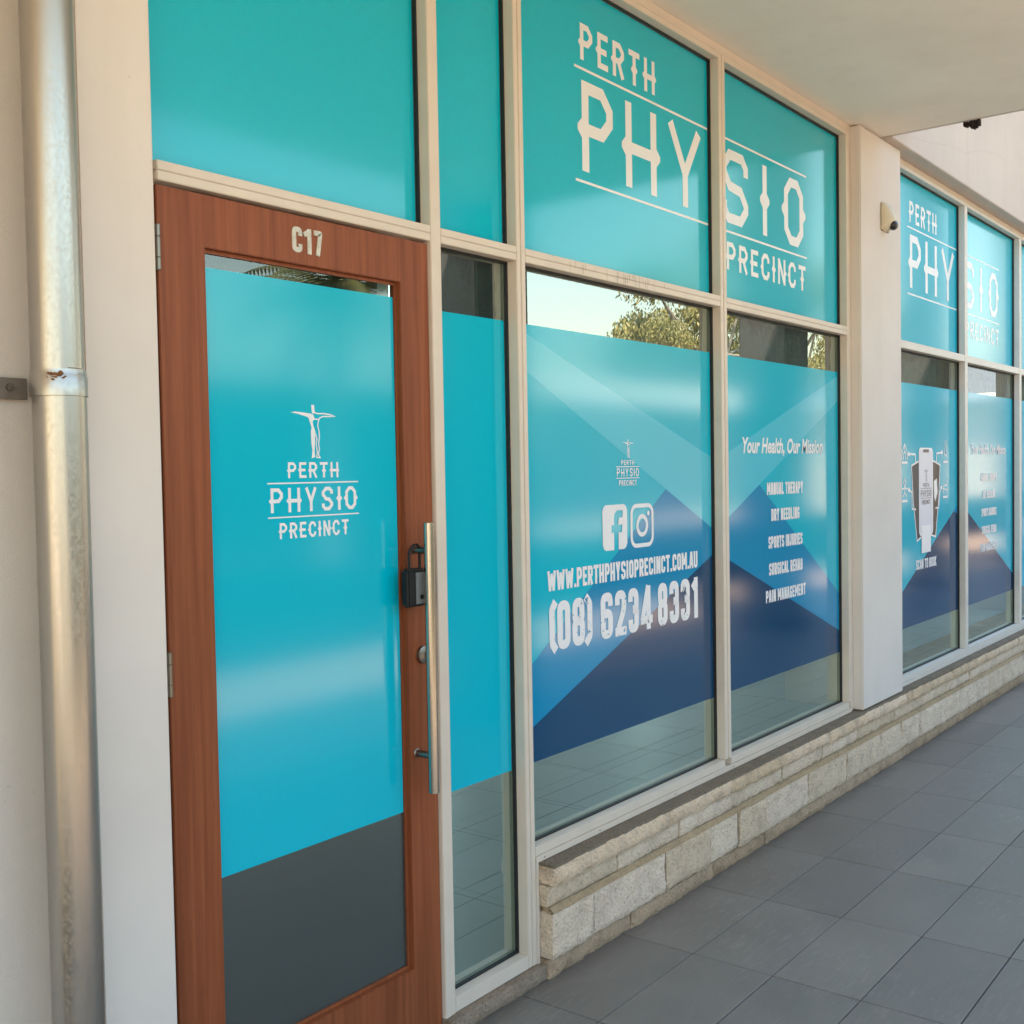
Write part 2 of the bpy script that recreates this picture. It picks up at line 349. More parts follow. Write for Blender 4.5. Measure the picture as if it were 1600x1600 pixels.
# ------------------------------------------------------------------ stroke lettering
def corner(p0, p1, p2, c, n):
    a = Vector(p1)+(Vector(p0)-Vector(p1)).normalized()*c; b_ = Vector(p1)+(Vector(p2)-Vector(p1)).normalized()*c
    if n <= 1: return [tuple(a), tuple(b_)]
    out = []
    for k in range(n+1):
        t = k/n; q = a*(1-t)**2+Vector(p1)*2*t*(1-t)+b_*t*t; out.append(tuple(q))
    return out
def path(pts, c, n, closed=False):
    out = []; N = len(pts)
    for i in range(N):
        if not closed and (i == 0 or i == N-1): out.append(pts[i]); continue
        p0, p1, p2 = pts[i-1], pts[i], pts[(i+1) % N]
        cc = min(c, .49*(Vector(p0)-Vector(p1)).length, .49*(Vector(p2)-Vector(p1)).length)
        out += corner(p0, p1, p2, cc, n)
    return out
def strip(pts, w, closed=False):
    """mitred quads along a centre line"""
    P = [Vector(p) for p in pts]; N = len(P); L = []; Rr = []
    for i in range(N):
        d1 = (P[i]-P[i-1]).normalized() if (i > 0 or closed) else None
        d2 = (P[(i+1)%N]-P[i]).normalized() if (i < N-1 or closed) else None
        if d1 is None: d1 = d2
        if d2 is None: d2 = d1
        n1 = Vector((-d1.y, d1.x)); n2 = Vector((-d2.y, d2.x)); mth = (n1+n2)
        mth = mth.normalized() if mth.length > 1e-6 else n1
        k = w/2/max(.35, mth.dot(n1)); L.append(P[i]+mth*k); Rr.append(P[i]-mth*k)
    q = []
    for i in range(N if closed else N-1):
        j = (i+1) % N; q.append([tuple(L[i]), tuple(Rr[i]), tuple(Rr[j]), tuple(L[j])])
    return q
def glyph(ch, w, s, c, n, spur):
    """list of stroke groups (each a list of convex polygons) in a box w x 1"""
    l, r, t, b_, m = s/2, w-s/2, 1-s/2, s/2, .47; g = []
    def st(*pts, closed=False, cc=None): g.append(strip(path(list(pts), c if cc is None else cc, n, closed), s, closed))
    def sp(x, sgn, y=m):
        if spur: g.append([[(x, y+.11), (x+sgn*.085, y+.03), (x+sgn*.085, y-.03), (x, y-.11)]])
    x = w/2
    if ch == 'A': st((l*.8,0),(x-s*.2,1)); st((x+s*.2,1),(w-l*.8,0)); st((s*.7,.27),(w-s*.7,.27))
    elif ch == 'B': st((l,b_),(r,b_),(r,m),(s*.6,m)); st((l,b_-.0),(l,t),(r-.02,t),(r-.02,m)); st((l,0),(l,.3)); 
    elif ch == 'C': st((r,.34),(r,b_),(l,b_),(l,t),(r,t),(r,.66)); sp(0,-1)
    elif ch == 'D': st((l,b_),(l,t),(r,t),(r,b_),closed=True); st((l,0),(l,1))
    elif ch == 'E': st((l,0),(l,1)); st((s*.5,t),(w,t)); st((s*.5,b_),(w,b_)); st((s*.5,m+.03),(w*.88,m+.03)); sp(0,-1,m+.03)
    elif ch == 'G': st((r,.68),(r,t),(l,t),(l,b_),(r,b_),(r,.46)); st((w*.5,.46),(w,.46))
    elif ch == 'H': st((l,0),(l,1)); st((r,0),(r,1)); st((s*.5,m),(w-s*.5,m)); sp(0,-1); sp(w,1)
    elif ch == 'I': st((x,0),(x,1)); sp(x-s/2,-1,.5); sp(x+s/2,1,.5)
    elif ch == 'J': st((r,1),(r,b_),(l,b_),(l,.36))
    elif ch == 'K': st((l,0),(l,1)); st((w-s*.45,1),(s*.7,.45)); st((s*.9,.55),(w-s*.4,0))
    elif ch == 'L': st((l,0),(l,1)); st((s*.5,b_),(w,b_))
    elif ch == 'M': st((l,0),(l,1)); st((r,0),(r,1)); st((s*.6,.97),(x,.28)); st((x,.28),(w-s*.6,.97))
    elif ch == 'N': st((l,0),(l,1)); st((r,0),(r,1)); st((s*.55,.97),(w-s*.55,.03)); sp(w,1)
    elif ch == 'O' or ch == '0': st((l,b_),(l,t),(r,t),(r,b_),closed=True); sp(0,-1,.5) if ch == 'O' else None; sp(w,1,.5) if ch == 'O' else None
    elif ch == 'P': st((l,0),(l,1)); st((s*.5,t),(r,t),(r,m),(s*.5,m)); sp(0,-1)
    elif ch == 'R': st((l,0),(l,1)); st((s*.5,t),(r,t),(r,m),(s*.5,m)); st((w*.48,m),(w-s*.45,0)); sp(0,-1)
    elif ch == 'S': st((r,.70),(r,t),(l,t),(l,.52),(r,.46),(r,b_),(l,b_),(l,.30))
    elif ch == 'T': st((x,0),(x,1)); st((0,t),(w,t)); sp(x-s/2,-1,.45); sp(x+s/2,1,.45)
    elif ch == 'U': st((l,1),(l,b_),(r,b_),(r,1))
    elif ch == 'W': st((l*.9,1),(w*.28,0)); st((w*.28,0),(x,.86)); st((x,.86),(w*.72,0)); st((w*.72,0),(w-l*.9,1))
    elif ch == 'Y': st((l*.9,1),(x,.42)); st((x,.42),(w-l*.9,1)); st((x,0),(x,.47))
    elif ch == '1': st((x+.05,0),(x+.05,1)); st((x+.05,.9),(0.0,.74))
    elif ch == '2': st((l,.68),(l,t),(r,t),(r,.58),(l,.10)); st((0,b_),(w,b_))
    elif ch == '3': st((l,.70),(l,t),(r,t),(r,.52),(w*.42,.52)); st((w*.45,.52),(r,.52),(r,b_),(l,b_),(l,.30))
    elif ch == '4': st((w*.70,0),(w*.70,1)); st((w*.70,1),(l*.8,.22)); st((0,.23),(w*1.06,.23))
    elif ch == '6': st((r,.70),(r,t),(l,t),(l,.3)); st((l,b_),(l,.55),(r,.55),(r,b_),closed=True)
    elif ch == '7': st((0,t),(r,t),(w*.42,0),cc=.03)
    elif ch == '8': st((l,b_),(l,.52),(r,.52),(r,b_),closed=True); st((l+.01,.52),(l+.01,t),(r-.01,t),(r-.01,.52),closed=True)
    elif ch == '(': st((w,1.0-.0),(l,.84),(l,.16),(w,0),cc=.05)
    elif ch == ')': st((0,1.0),(r,.84),(r,.16),(0,0),cc=.05)
    elif ch == '.': g.append([[(0,0),(s,0),(s,s),(0,s)]])
    return g
NARROW = {'I': .40, '1': .72, '.': .36, '(': .62, ')': .62, ' ': .42, 'W': 1.5, 'M': 1.36, 'E': .88, 'L': .86, 'J': .8}
def word(text, x0, x1, z0, z1, y, name, mtl, parent, s=.15, w=.6, gap=.2, c=.16, n=1, spur=True, th=0.0, nar=NARROW, xs=None):
    """lettering fitted into the rectangle x0..x1, z0..z1 of the facade plane"""
    H = z1-z0; ws = [w*nar.get(ch, 1.0) if ch != 'I' else s*1.05 for ch in text]
    if xs is None:
        tot = sum(ws)+gap*(len(text)-1); k = (x1-x0)/tot; xs_ = []; X = 0
        for q in ws: xs_.append(x0+X*k); X += q+gap
    else: k = H; xs_ = xs
    mb = MB(); lay = 0
    for ch, q, X in zip(text, ws, xs_):
        # aspect: draw the glyph in true proportion (height H, width q*k) so that stroke width is even
        asp = q*k/H; ss = s
        for grp in glyph(ch, asp, ss, c, n, spur):
            for pl in grp: mb.poly([(X+p[0]*H, z0+p[1]*H) for p in pl], y-.00006*(lay % 6), th)
            lay += 1
    return mb.build(name, mtl, parent)
def heavy(text, x0, x1, z0, z1, y, parent, mtl=None, s=.20, gap=.055, name='lettering'):
    return word(text, x0, x1, z0, z1, y, name, mtl or M['white'], parent, s=s, w=.42, gap=gap, c=.13, n=4, spur=False)
def rule(x0, x1, z, h, y, parent): return MB().poly([(x0,z-h/2),(x1,z-h/2),(x1,z+h/2),(x0,z+h/2)], y).build('ruled_line', M['white'], parent)
def italic(text, x0, x1, z0, z1, y, parent):
    cu = bpy.data.curves.new('t', 'FONT'); cu.body = text; cu.shear = .22; cu.offset = .03; cu.resolution_u = 3
    to = bpy.data.objects.new('t', cu); COL.objects.link(to); bpy.context.view_layer.update()
    me = bpy.data.meshes.new_from_object(to.evaluated_get(bpy.context.evaluated_depsgraph_get()))
    bpy.data.objects.remove(to)
    vs = [v.co.copy() for v in me.vertices]; ax = min(v.x for v in vs); bx = max(v.x for v in vs); az = min(v.y for v in vs); bz = max(v.y for v in vs)
    bs = base_of(parent)
    for v, p in zip(me.vertices, vs):
        v.co = Vector((x0+(p.x-ax)/(bx-ax)*(x1-x0), y, z0+(p.y-az)/(bz-az)*(z1-z0)))-bs
    if me.polygons and me.polygons[0].normal.y > 0: me.flip_normals()
    me.materials.clear(); me.materials.append(M['white']); o = bpy.data.objects.new('lettering', me); link(o, parent); return o
# the outstretched figure of the logo: right half filled, left half drawn in outline, in a 1 x 1 box (arm span 1.0, height .91)
FIG_SOLID = [[(.46,1),(.53,1),(.53,.93),(.545,.86),(.50,.83),(.475,.86)], [(.0,.845),(.10,.865),(.30,.85),(.46,.835),(.52,.80),(.46,.74),(.36,.775),(.15,.825)],
  [(.36,.79),(.50,.82),(.53,.76),(.47,.66),(.44,.70)], [(.40,.74),(.47,.74),(.50,.62),(.47,.55)], [(.47,.62),(.505,.60),(.545,.50),(.50,.38),(.45,.36),(.44,.50)],
  [(.44,.50),(.54,.50),(.53,.30),(.515,.12),(.47,.12),(.445,.28)], [(.46,.14),(.515,.14),(.525,.03),(.44,.0),(.45,.03)]]
FIG_LINE = [[(.53,.86),(.60,.84),(.74,.845),(.90,.83),(1.0,.80),(.88,.795),(.72,.79),(.645,.76),(.61,.68),(.60,.60),(.625,.52),(.63,.40),(.61,.28),(.625,.18),(.60,.08),(.635,.02),(.56,.02),(.575,.12),(.555,.28),(.575,.36),(.545,.47)],
  [(.47,.735),(.62,.735)]]
def figure(x0, x1, z0, z1, y, parent, mtl=None, lw=.022):
    mb = MB(); W = x1-x0; H = z1-z0; k = 0
    for pl in FIG_SOLID: mb.poly([(x0+p[0]*W, z0+p[1]*H) for p in pl], y-.00005*k); k += 1
    for ln in FIG_LINE:
        for q in strip([(p[0]*W, p[1]*H) for p in ln], lw*W): mb.poly([(x0+p[0], z0+p[1]) for p in q], y-.00005*k)
        k += 1
    return mb.build('figure_emblem', mtl or M['white'], parent)
def rrect(x0, x1, z0, z1, rad, n=6):
    out = []
    for cx, cz, a0 in ((x1-rad, z1-rad, 0), (x0+rad, z1-rad, 90), (x0+rad, z0+rad, 180), (x1-rad, z0+rad, 270)):
        for k in range(n+1): a = R(a0+90*k/n); out.append((cx+rad*math.cos(a), cz+rad*math.sin(a)))
    return out
def logo_block(x0, x1, zrule1, zrule2, y, parent, ztop, zbot, fig=None, ph=None, mtl=None, lh=.0035):
    """PERTH / PHYSIO / PRECINCT stacked and centred"""
    W = x1-x0; m_ = mtl or M['white']; cx = (x0+x1)/2
    word('PERTH', cx-.283*W, cx+.268*W, zrule1+(ztop-zrule1)*.24, ztop, y, 'lettering', m_, parent, s=.17, gap=.22)
    word('PHYSIO', x0+.03*W, x1-.03*W, zrule2+(zrule1-zrule2)*.14, zrule1-(zrule1-zrule2)*.14, y, 'lettering', m_, parent, s=.15, gap=.26)
    word('PRECINCT', cx-.385*W, cx+.375*W, zbot, zrule2-(zrule2-zbot)*.26, y, 'lettering', m_, parent, s=.17, gap=.22)
    for z in (zrule1, zrule2):
        MB().poly([(x0,z-lh/2),(x1,z-lh/2),(x1,z+lh/2),(x0,z+lh/2)], y).build('ruled_line', m_, parent)
    if fig: figure(*fig, y, parent, mtl)

# ------------------------------------------------------------------ aluminium shopfront frames and panes
def rail(mb, x0, x1, z0, z1, y0=0.0, y1=.095): mb.box(x0, x1, y0, y1, z0, z1)
def make_pane(parent, x0, x1, z0, z1, gask=True):
    """glass with its black gasket; x0..x1, z0..z1 is the clear opening"""
    p = MB().box(x0-.008, x1+.008, G, G+.006, z0-.008, z1+.008).build('glass_pane', M['glass'], parent)
    t = .006; mb = MB()
    for a in ((x0,x1,z0,z0+t),(x0,x1,z1-t,z1),(x0,x0+t,z0+t,z1-t),(x1-t,x1,z0+t,z1-t)): mb.box(a[0], a[1], .0385, G-.0008, a[2], a[3])
    mb.build('gasket', M['gasket'], p); return p
def film(parent, poly, k, key='teal', name='film'): return MB().poly(poly, G-.0005-.00035*k, .0002).build(name, M[key], parent)
def rect(x0, x1, z0, z1): return [(x0,z0),(x1,z0),(x1,z1),(x0,z1)]
FX = .0085     # film stops short of the frame
sf = thing('shopfront_glazing', (0, 0, 0), 'cream aluminium shopfront frame with teal film and the phone number, around the wooden door', 'shopfront')
def up(name, *b, mtl='frame', par=None, bev=.0018): return MB().box(*b).build(name, M[mtl], par if par is not None else sf, bev)
# uprights
up('mullion', .9473, .9930, 0, .095, .010, H1-.0015)
up('mullion', 1.3658, 1.3876, 0, .095, .052, H1-.0015); up('mullion', 1.3890, 1.4117, -.0012, .095, .052, H1-.0015)
up('mullion', 2.7954, 2.8225, 0, .095, B1, H1-.0015); up('mullion', 2.8243, 2.8517, -.0012, .095, B1, H1-.0015)
up('jamb', 4.2270, 4.2560, 0, .095, B1, H1-.0015); up('jamb', 4.2580, 4.2950, .004, .095, B0+.001, H1+.036)
up('jamb', -.036, .006, .014, .095, 0.0, H0)
up('corner_post', 1.4135, 1.4305, -.002, .095, .047, B0-.0005)
# transoms, each in two halves with a hairline between
TZ = (T0, 2.4222, 2.4230, T1)
for x0, x1 in ((.006, .9473), (.9930, 1.3658), (1.4117, 2.7954), (2.8517, 4.2270)):
    up('transom', x0+.0004, x1-.0004, .0006, .095, TZ[0], TZ[1]); up('transom', x0+.0004, x1-.0004, .0, .095, TZ[2], TZ[3])
    up('head_rail', x0+.0004, x1-.0004, 0, .095, H0, H1-.0015)
up('head_trim', -.036, 4.2560, .0025, .095, H1, ZC-.001)
for x0, x1 in ((1.4117, 2.7954), (2.8517, 4.2270)): up('bottom_rail', x0+.0004, x1-.0004, 0, .095, .4168, B1)
up('bottom_rail', 1.4135, 4.2560, -.004, .095, B0, .4155)
up('bottom_rail', .9934, 1.3654, 0, .095, .0520, .0975)
# screws along the bottom rail
for x in (1.46, 1.80, 2.35, 2.86, 3.30, 3.85):
    MB().tube([(x, -.0052, .405), (x, -.003, .405)], .0028, 8).build('screw', M['steel_b'], sf)
# run-down dirt marks on the middle transom
mb = MB()
for x in [1.67,1.705,1.75,1.765,1.83,1.905,1.975,1.985,2.02,2.03,2.045,2.06,2.085,2.095,2.105,2.13,2.145,2.16,2.175,2.19,2.20,2.24,2.32]:
    w = rng.uniform(.0009,.0020); zb = rng.choice([T0+.002, T0+.004, T0+.02]); zt = T1-.001-rng.uniform(0,.012)
    mb.poly([(x,zb),(x+w,zb),(x+w*1.2,zt),(x-w*.2,zt)], -.0004)
tag(mb.build('drip_stain', simple('drip_dirt', (.20,.16,.12), .9), sf), kind='stuff')
# panes
pane_t1 = make_pane(sf, .006, .9473, T1, H0); film(pane_t1, rect(.006+.004, .9473-FX, T1+.003, H0-FX), 0)
pane_t2 = make_pane(sf, .9930, 1.3658, T1, H0); film(pane_t2, rect(.9930+.004, 1.3658-FX, T1+.003, H0-FX), 0)
pane_s = make_pane(sf, .9930, 1.3658, .0975, T0); film(pane_s, rect(.9930+.004, 1.3658-FX, ZF[0], ZF[1]), 0)
def upper_sign(pane, x0, x1, dx, left):
    film(pane, rect(x0+.004, x1-FX, T1+.003, H0-FX), 0); y = G-.0012
    xa, xb = x0+.004, x1-FX
    if left:
        word('PERTH', 1.829+dx, 2.351+dx, 3.188, 3.318, y, 'lettering', M['white'], pane, s=.17, gap=.26, w=.62)
        H = .324
        for ch, a, c_ in (('P',1.833,2.040),('H',2.129,2.359),('Y',2.452,2.728)):
            word(ch, a+dx, c_+dx, 2.792, 3.116, y, 'lettering', M['white'], pane, s=.138, w=1.0)
        for z in (3.156, 2.753): rule(1.789+dx, xb, z, .0095, y, pane)
    else:
        mb = MB()
        for ch, a, c_ in (('S',2.918,3.173),('I',3.323,3.373),('O',3.563,3.787)):
            word(ch, max(a,0)+dx, c_+dx, 2.792, 3.116, y, 'lettering', M['white'], pane, s=.138, w=1.0)
        word('PRECINCT', 2.957+dx, 3.812+dx, 2.586, 2.708, y, 'lettering', M['white'], pane, s=.17, gap=.26, w=.62)
        for z in (3.156, 2.753): rule(xa, 3.829+dx, z, .0095, y, pane)
ua = make_pane(sf, 1.4117, 2.7954, T1, H0); upper_sign(ua, 1.4117, 2.7954, 0, True)
ub = make_pane(sf, 2.8517, 4.2270, T1, H0); upper_sign(ub, 2.8517, 4.2270, 0, False)
# lower pane with the phone number
A0, A1 = 1.4117+.004, 2.7954-FX
pa = make_pane(sf, 1.4117, 2.7954, B1, T0)
film(pa, rect(A0, A1, *ZF), 0)
def lin(p, q, x): return p[1]+(q[1]-p[1])*(x-p[0])/(q[0]-p[0])
bt = ((1.484,2.175),(2.789,1.759)); bb = ((1.48,2.047),(2.796,1.451))
apex = (2.400, lin(*bb, 2.400)); lb = (1.487, 1.056)
film(pa, [(A0, lin(*bb, A0)), (A1, lin(*bb, A1)), (A1, lin(*bt, A1)), (A0, lin(*bt, A0))], 1, 'band', 'film_stripe')
nv = ((1.484,.838),(2.798,1.339))
film(pa, [(A0, lin(lb, apex, A0)), (A0, lin(*nv, A0)), (A1, lin(*nv, A1)), (A1, lin(*bb, A1)-.0005), apex], 2, 'midblue', 'film_stripe')
film(pa, [(A0, ZF[0]+.0003), (A1, ZF[0]+.0003), (A1, lin(*nv, A1)), (A0, lin(*nv, A0))], 3, 'navy', 'film_stripe')
YL = G-.0024
logo_block(2.028, 2.195, 1.7225, 1.679, YL, pa, 1.748, 1.650, fig=(2.075, 2.153, 1.756, 1.826), lh=.003)
fbx = MB(); x0, x1, z0, z1 = 1.928, 2.100, 1.409, 1.580
# rounded square with the letter f left out, in pieces side by side
fl = rrect(x0, x1, z0, z1, .022)
u = lambda a, c_: (x0+(x1-x0)*a, z0+(z1-z0)*c_)
fbx.poly([(x0+.022,z0),u(.46,0),u(.46,.38),u(.36,.38),u(.36,.55),u(.46,.55),u(.46,1),(x0+.022,z1),(x0+.008,z1-.007),(x0,z1-.022),(x0,z0+.022),(x0+.008,z0+.007)], YL)
fbx.poly([u(.64,0),(x1-.022,z0),(x1-.008,z0+.007),(x1,z0+.022),(x1,z1-.022),(x1-.008,z1-.007),(x1-.022,z1),u(.82,1),u(.82,.80),u(.80,.70),u(.80,.55),u(.78,.38),u(.64,.38)], YL)
fbx.poly([u(.46,.70),u(.49,.80),u(.56,.86),u(.66,.87),u(.82,.87),u(.82,1),u(.46,1)], YL)
fbx.poly([u(.64,.55),u(.80,.55),u(.80,.70),u(.72,.715),u(.66,.69),u(.64,.64)], YL)
fbx.build('social_icon', M['white'], pa)
ig = MB(); x0, x1 = 2.124, 2.298; z0, z1 = 1.407, 1.578
for q in strip(rrect(x0+.008, x1-.008, z0+.008, z1-.008, .034), .016, True): ig.poly(q, YL)
cx, cz = (x0+x1)/2, (z0+z1)/2
for q in strip([(cx+.036*math.cos(R(a)), cz+.036*math.sin(R(a))) for a in range(0,360,15)], .017, True): ig.poly(q, YL)
ig.poly([(cx+.047+.0095*math.cos(R(a)), cz+.046+.0095*math.sin(R(a))) for a in range(0,360,30)], YL); ig.build('social_icon', M['white'], pa)
heavy('WWW.PERTHPHYSIOPRECINCT.COM.AU', 1.576, 2.656, 1.293, 1.363, YL, pa, M['white'], s=.19, gap=.06)
tx = [1.582,1.630,1.722,1.808,1.907,2.006,2.100,2.190,2.323,2.416,2.509,2.608]; te = [1.622,1.710,1.802,1.852,1.990,2.086,2.176,2.276,2.400,2.493,2.586,2.652]
for ch, a, c_ in zip('(08)62348331', tx, te):
    heavy(ch, a, c_, 1.080, 1.253, YL, pa, M['worn'], s=.19)
# lower pane with the list of treatments
C0, C1 = 2.8517+.004, 4.2270-FX
pb = make_pane(sf, 2.8517, 4.2270, B1, T0)
def list_pane(pane, X0, X1, dx, full=True):
    film(pane, rect(X0, X1, *ZF), 0)
    if full:
        bt = ((4.235,2.192),(2.944,1.777)); bb = ((4.233,2.061),(2.950,1.492)); ap = (3.263, lin(*bb, 3.263)); rr_ = (4.231, 1.026); nv = ((2.953,1.301),(4.235,.827))
        film(pane, [(X0, lin(*bb, X0)), (X1, lin(*bb, X1)), (X1, lin(*bt, X1)), (X0, lin(*bt, X0))], 1, 'band', 'film_stripe')
        film(pane, [(X0, lin(*nv, X0)), (X1, lin(*nv, X1)), (X1, lin(ap, rr_, X1)), ap, (X0, lin(*bb, X0)-.0005)], 2, 'midblue', 'film_stripe')
    else:
        nv = ((6.594-dx,1.368),(7.812-dx,.833)); nv = ((nv[0][0]+dx, nv[0][1]), (nv[1][0]+dx, nv[1][1]))
    film(pane, [(X0, ZF[0]+.0003), (X1, ZF[0]+.0003), (X1, lin(*nv, X1)), (X0, lin(*nv, X0))], 3, 'navy', 'film_stripe')
    italic('Your Health, Our Mission', 3.088+dx, 4.010+dx, 1.762, 1.850, YL, pane)
    for t, a, c_, z in (('MANUAL THERAPY',3.341,3.755,1.609),('DRY NEEDLING',3.386,3.711,1.484),('SPORTS INJURIES',3.352,3.746,1.354),('SURGICAL REHAB',3.356,3.744,1.226),('PAIN MANAGEMENT',3.319,3.780,1.099)):
        heavy(t, a+dx, c_+dx, z-.029, z+.029, YL, pane, s=.205, gap=.055)
list_pane(pb, C0, C1, 0)

# second shopfront frame right of the pillar
sg = thing('shopfront_glazing', (4.93, 0, B0), 'paler aluminium shopfront window right of the pillar, with the phone picture', 'shopfront')
D0_, D1_ = 4.9589, 6.3431; E0_, E1_ = 6.4075, 7.7876; F0_, F1_ = 7.85, 9.23
for x0, x1 in ((4.925, 4.9589), (6.3431, 6.4075), (7.7876, 7.85), (9.23, 9.29)):
    up('mullion', x0, x1, -.0006, .095, B1, H0, mtl='frame_b', par=sg)
for x0, x1 in ((D0_, D1_), (E0_, E1_), (F0_, F1_)):
    up('transom', x0+.0004, x1-.0004, .0006, .095, T0, T1, mtl='frame_b', par=sg)
up('bottom_rail', 4.9255, 9.29, 0, .095, .4168, B1-.0005, mtl='frame_b', par=sg); up('bottom_rail', 4.9255, 9.29, -.004, .095, B0, .4155, mtl='frame_b', par=sg)
up('head_rail', 4.9255, 9.29, 0, .095, H0+.0005, H1-.0015, mtl='frame_b', par=sg); up('head_trim', 4.9255, 9.29, .004, .095, H1, 3.5045, mtl='frame', par=sg)
DX = 3.551; DX2 = 3.565
uc = make_pane(sg, D0_, D1_, T1, H0); upper_sign(uc, D0_, D1_, DX, True)
ud = make_pane(sg, E0_, E1_, T1, H0); upper_sign(ud, E0_, E1_, DX2+.01, False)
ue = make_pane(sg, F0_, F1_, T1, H0); film(ue, rect(F0_+.004, F1_-FX, T1+.003, H0-FX), 0)
pe = make_pane(sg, F0_, F1_, B1, T0); film(pe, rect(F0_+.004, F1_-FX, *ZF), 0)
pd = make_pane(sg, E0_, E1_, B1, T0); list_pane(pd, E0_+.004, E1_-FX, 3.568, False)
pc = make_pane(sg, D0_, D1_, B1, T0); X0, X1 = D0_+.004, D1_-FX
film(pc, rect(X0, X1, *ZF), 0)
nv = ((5.216,.938),(6.253,1.391))
film(pc, [(X0, ZF[0]+.0003), (X1, ZF[0]+.0003), (X1, 1.372), (6.253, 1.391), (X0, lin(*nv, X0))], 2, 'navy', 'film_stripe')
film(pc, [(6.253,1.3915), (X1,1.3725), (X1,1.425)], 2, 'midblue', 'film_stripe')
# phone picture
bp = [(5.519,1.729),(5.395,1.704),(5.423,1.492),(5.494,1.234),(5.660,1.275),(5.860,1.242),(5.930,1.492),(5.959,1.705),(5.814,1.733)]
ot = MB()
for q in strip(bp, .011, True): ot.poly(q, YL)
ot.build('photo_outline', M['white'], pc)
MB().poly([bp[0],bp[1],bp[2],bp[3],bp[4],(5.66,1.72)], YL+.0006).build('photo_panel', M['photo'], pc)
MB().poly([(5.662,1.72),(5.662,1.275),bp[5],bp[6],bp[7],bp[8]], YL+.0006).build('photo_panel', M['photo_b'], pc)
MB().poly([(5.83,1.60),(5.89,1.62),(5.905,1.53),(5.86,1.47),(5.835,1.50)], YL+.0002).build('photo_panel', M['white'], pc)
MB().poly(rrect(5.530, 5.808, 1.262, 1.816, .035), YL-.0008).build('phone_outline', M['white'], pc)
scr = film_mat('grey_screen', (.62,.64,.72), .3)
MB().poly(rrect(5.544, 5.794, 1.275, 1.803, .026), YL-.0012).build('phone_screen', scr, pc)
MB().poly(rrect(5.612, 5.726, 1.786, 1.806, .008), YL-.0016).build('phone_notch', M['ink'], pc)
logo_block(5.560, 5.778, 1.558, 1.497, YL-.0016, pc, 1.592, 1.458, fig=(5.630, 5.708, 1.60, 1.685), mtl=M['ink'], lh=.003)
MB().poly(rect(5.574, 5.757, 1.152, 1.325), YL-.0019).build('code_label', M['white'], pc)
heavy('SCAN TO BOOK', 5.471, 5.873, 1.053, 1.115, YL, pc, s=.20, gap=.05)
cn = MB()
for ln in ([(5.344,1.775),(5.466,1.774),(5.471,1.722)], [(5.346,1.556),(5.398,1.540),(5.402,1.437),(5.475,1.432)], [(5.998,1.787),(5.890,1.780),(5.880,1.724)], [(5.981,1.558),(5.951,1.526),(5.929,1.426),(5.862,1.428)]):
    for q in strip(ln, .012): cn.poly(q, YL)
    cn.poly([(ln[0][0]+.02*math.cos(R(a)), ln[0][1]+.014*math.sin(R(a))) for a in range(0,360,45)], YL-.0002)
cn.build('connector_line', M['white'], pc)
def body_icon(cx, cz, kind):
    mb = MB()
    L = {0: [[(-.05,-.045),(-.045,.0),(-.03,.02),(0,.05),(.03,.02),(.045,0),(.05,-.045)], [(-.02,-.045),(-.015,.0),(.015,.0),(.02,-.045)], [(0,.05),(0,.0)]],
         1: [[(0,.055),(.022,.03),(0,.005),(-.022,.03),(0,.055)], [(0,.005),(0,-.03),(-.035,-.055)], [(0,-.03),(.035,-.055)], [(-.05,-.01),(0,-.002),(.05,-.01)]],
         2: [[(-.01,.06),(-.015,0),(-.03,-.03),(.03,-.04)], [(.02,.06),(.015,.0),(.03,-.03)]],
         3: [[(-.05,.0),(.0,.012),(.035,.012),(.05,.045)], [(-.05,-.012),(.045,-.02)], [(-.04,-.02),(-.04,-.045)], [(.03,-.02),(.03,-.045)]]}[kind]
    for i, ln in enumerate(L):
        for q in strip([(cx+a, cz+c_) for a, c_ in ln], .009): mb.poly(q, YL-.00005*i)
    mb.build('body_icon', M['white'], pc)
for k, (cx, cz, lz) in enumerate(((5.270,1.785,1.724),(5.268,1.572,1.490),(6.077,1.806,1.725),(6.068,1.560,1.494))):
    body_icon(cx, cz, k); MB().poly(rect(cx-.05, cx+.05, lz-.007, lz+.007), YL).build('caption_strip', M['white'], pc)

# ------------------------------------------------------------------ wooden door
YD = .012
dr = thing('wooden_door', (.47, YD, .02), 'reddish-brown timber door numbered C17 with teal film on its glass', 'door')
OX0, OX1, OZ0, OZ1 = .144, .824, .247, 2.265
def part(name, *b, mtl, bev=.002, par=None): return MB().box(*b).build(name, M[mtl], par or dr, bev)
leaf = MB(); o_ = [(.010,.020),(.9445,.020),(.9445,2.392),(.010,2.392)]; i_ = [(OX0,OZ0),(OX1,OZ0),(OX1,OZ1),(OX0,OZ1)]
for yy in (YD, YD+.044):
    for p in o_+i_: leaf.v.append((p[0], yy, p[1]))
for k in range(4):
    j = (k+1) % 4
    leaf.f += [(k, j, 4+j, 4+k), (8+j, 8+k, 12+k, 12+j), (j, k, 8+k, 8+j), (4+k, 4+j, 12+j, 12+k)]
leaf.build('leaf', M['wood_v'], dr, .0018)
GD = .034
bead = MB(); t = .010
for a in ((OX0,OX1,OZ0,OZ0+t),(OX0,OX1,OZ1-t,OZ1),(OX0,OX0+t,OZ0+t,OZ1-t),(OX1-t,OX1,OZ0+t,OZ1-t)): bead.box(a[0]+.0004, a[1]-.0004, GD-.006, GD-.0005, a[2]+.0004, a[3]-.0004)
bead.build('glazing_bead', M['wood_v'], dr)
dg = MB().box(OX0, OX1, GD, GD+.006, ZF[0]-.0005, OZ1-.0004).build('glass_pane', M['door_glass'], dr)
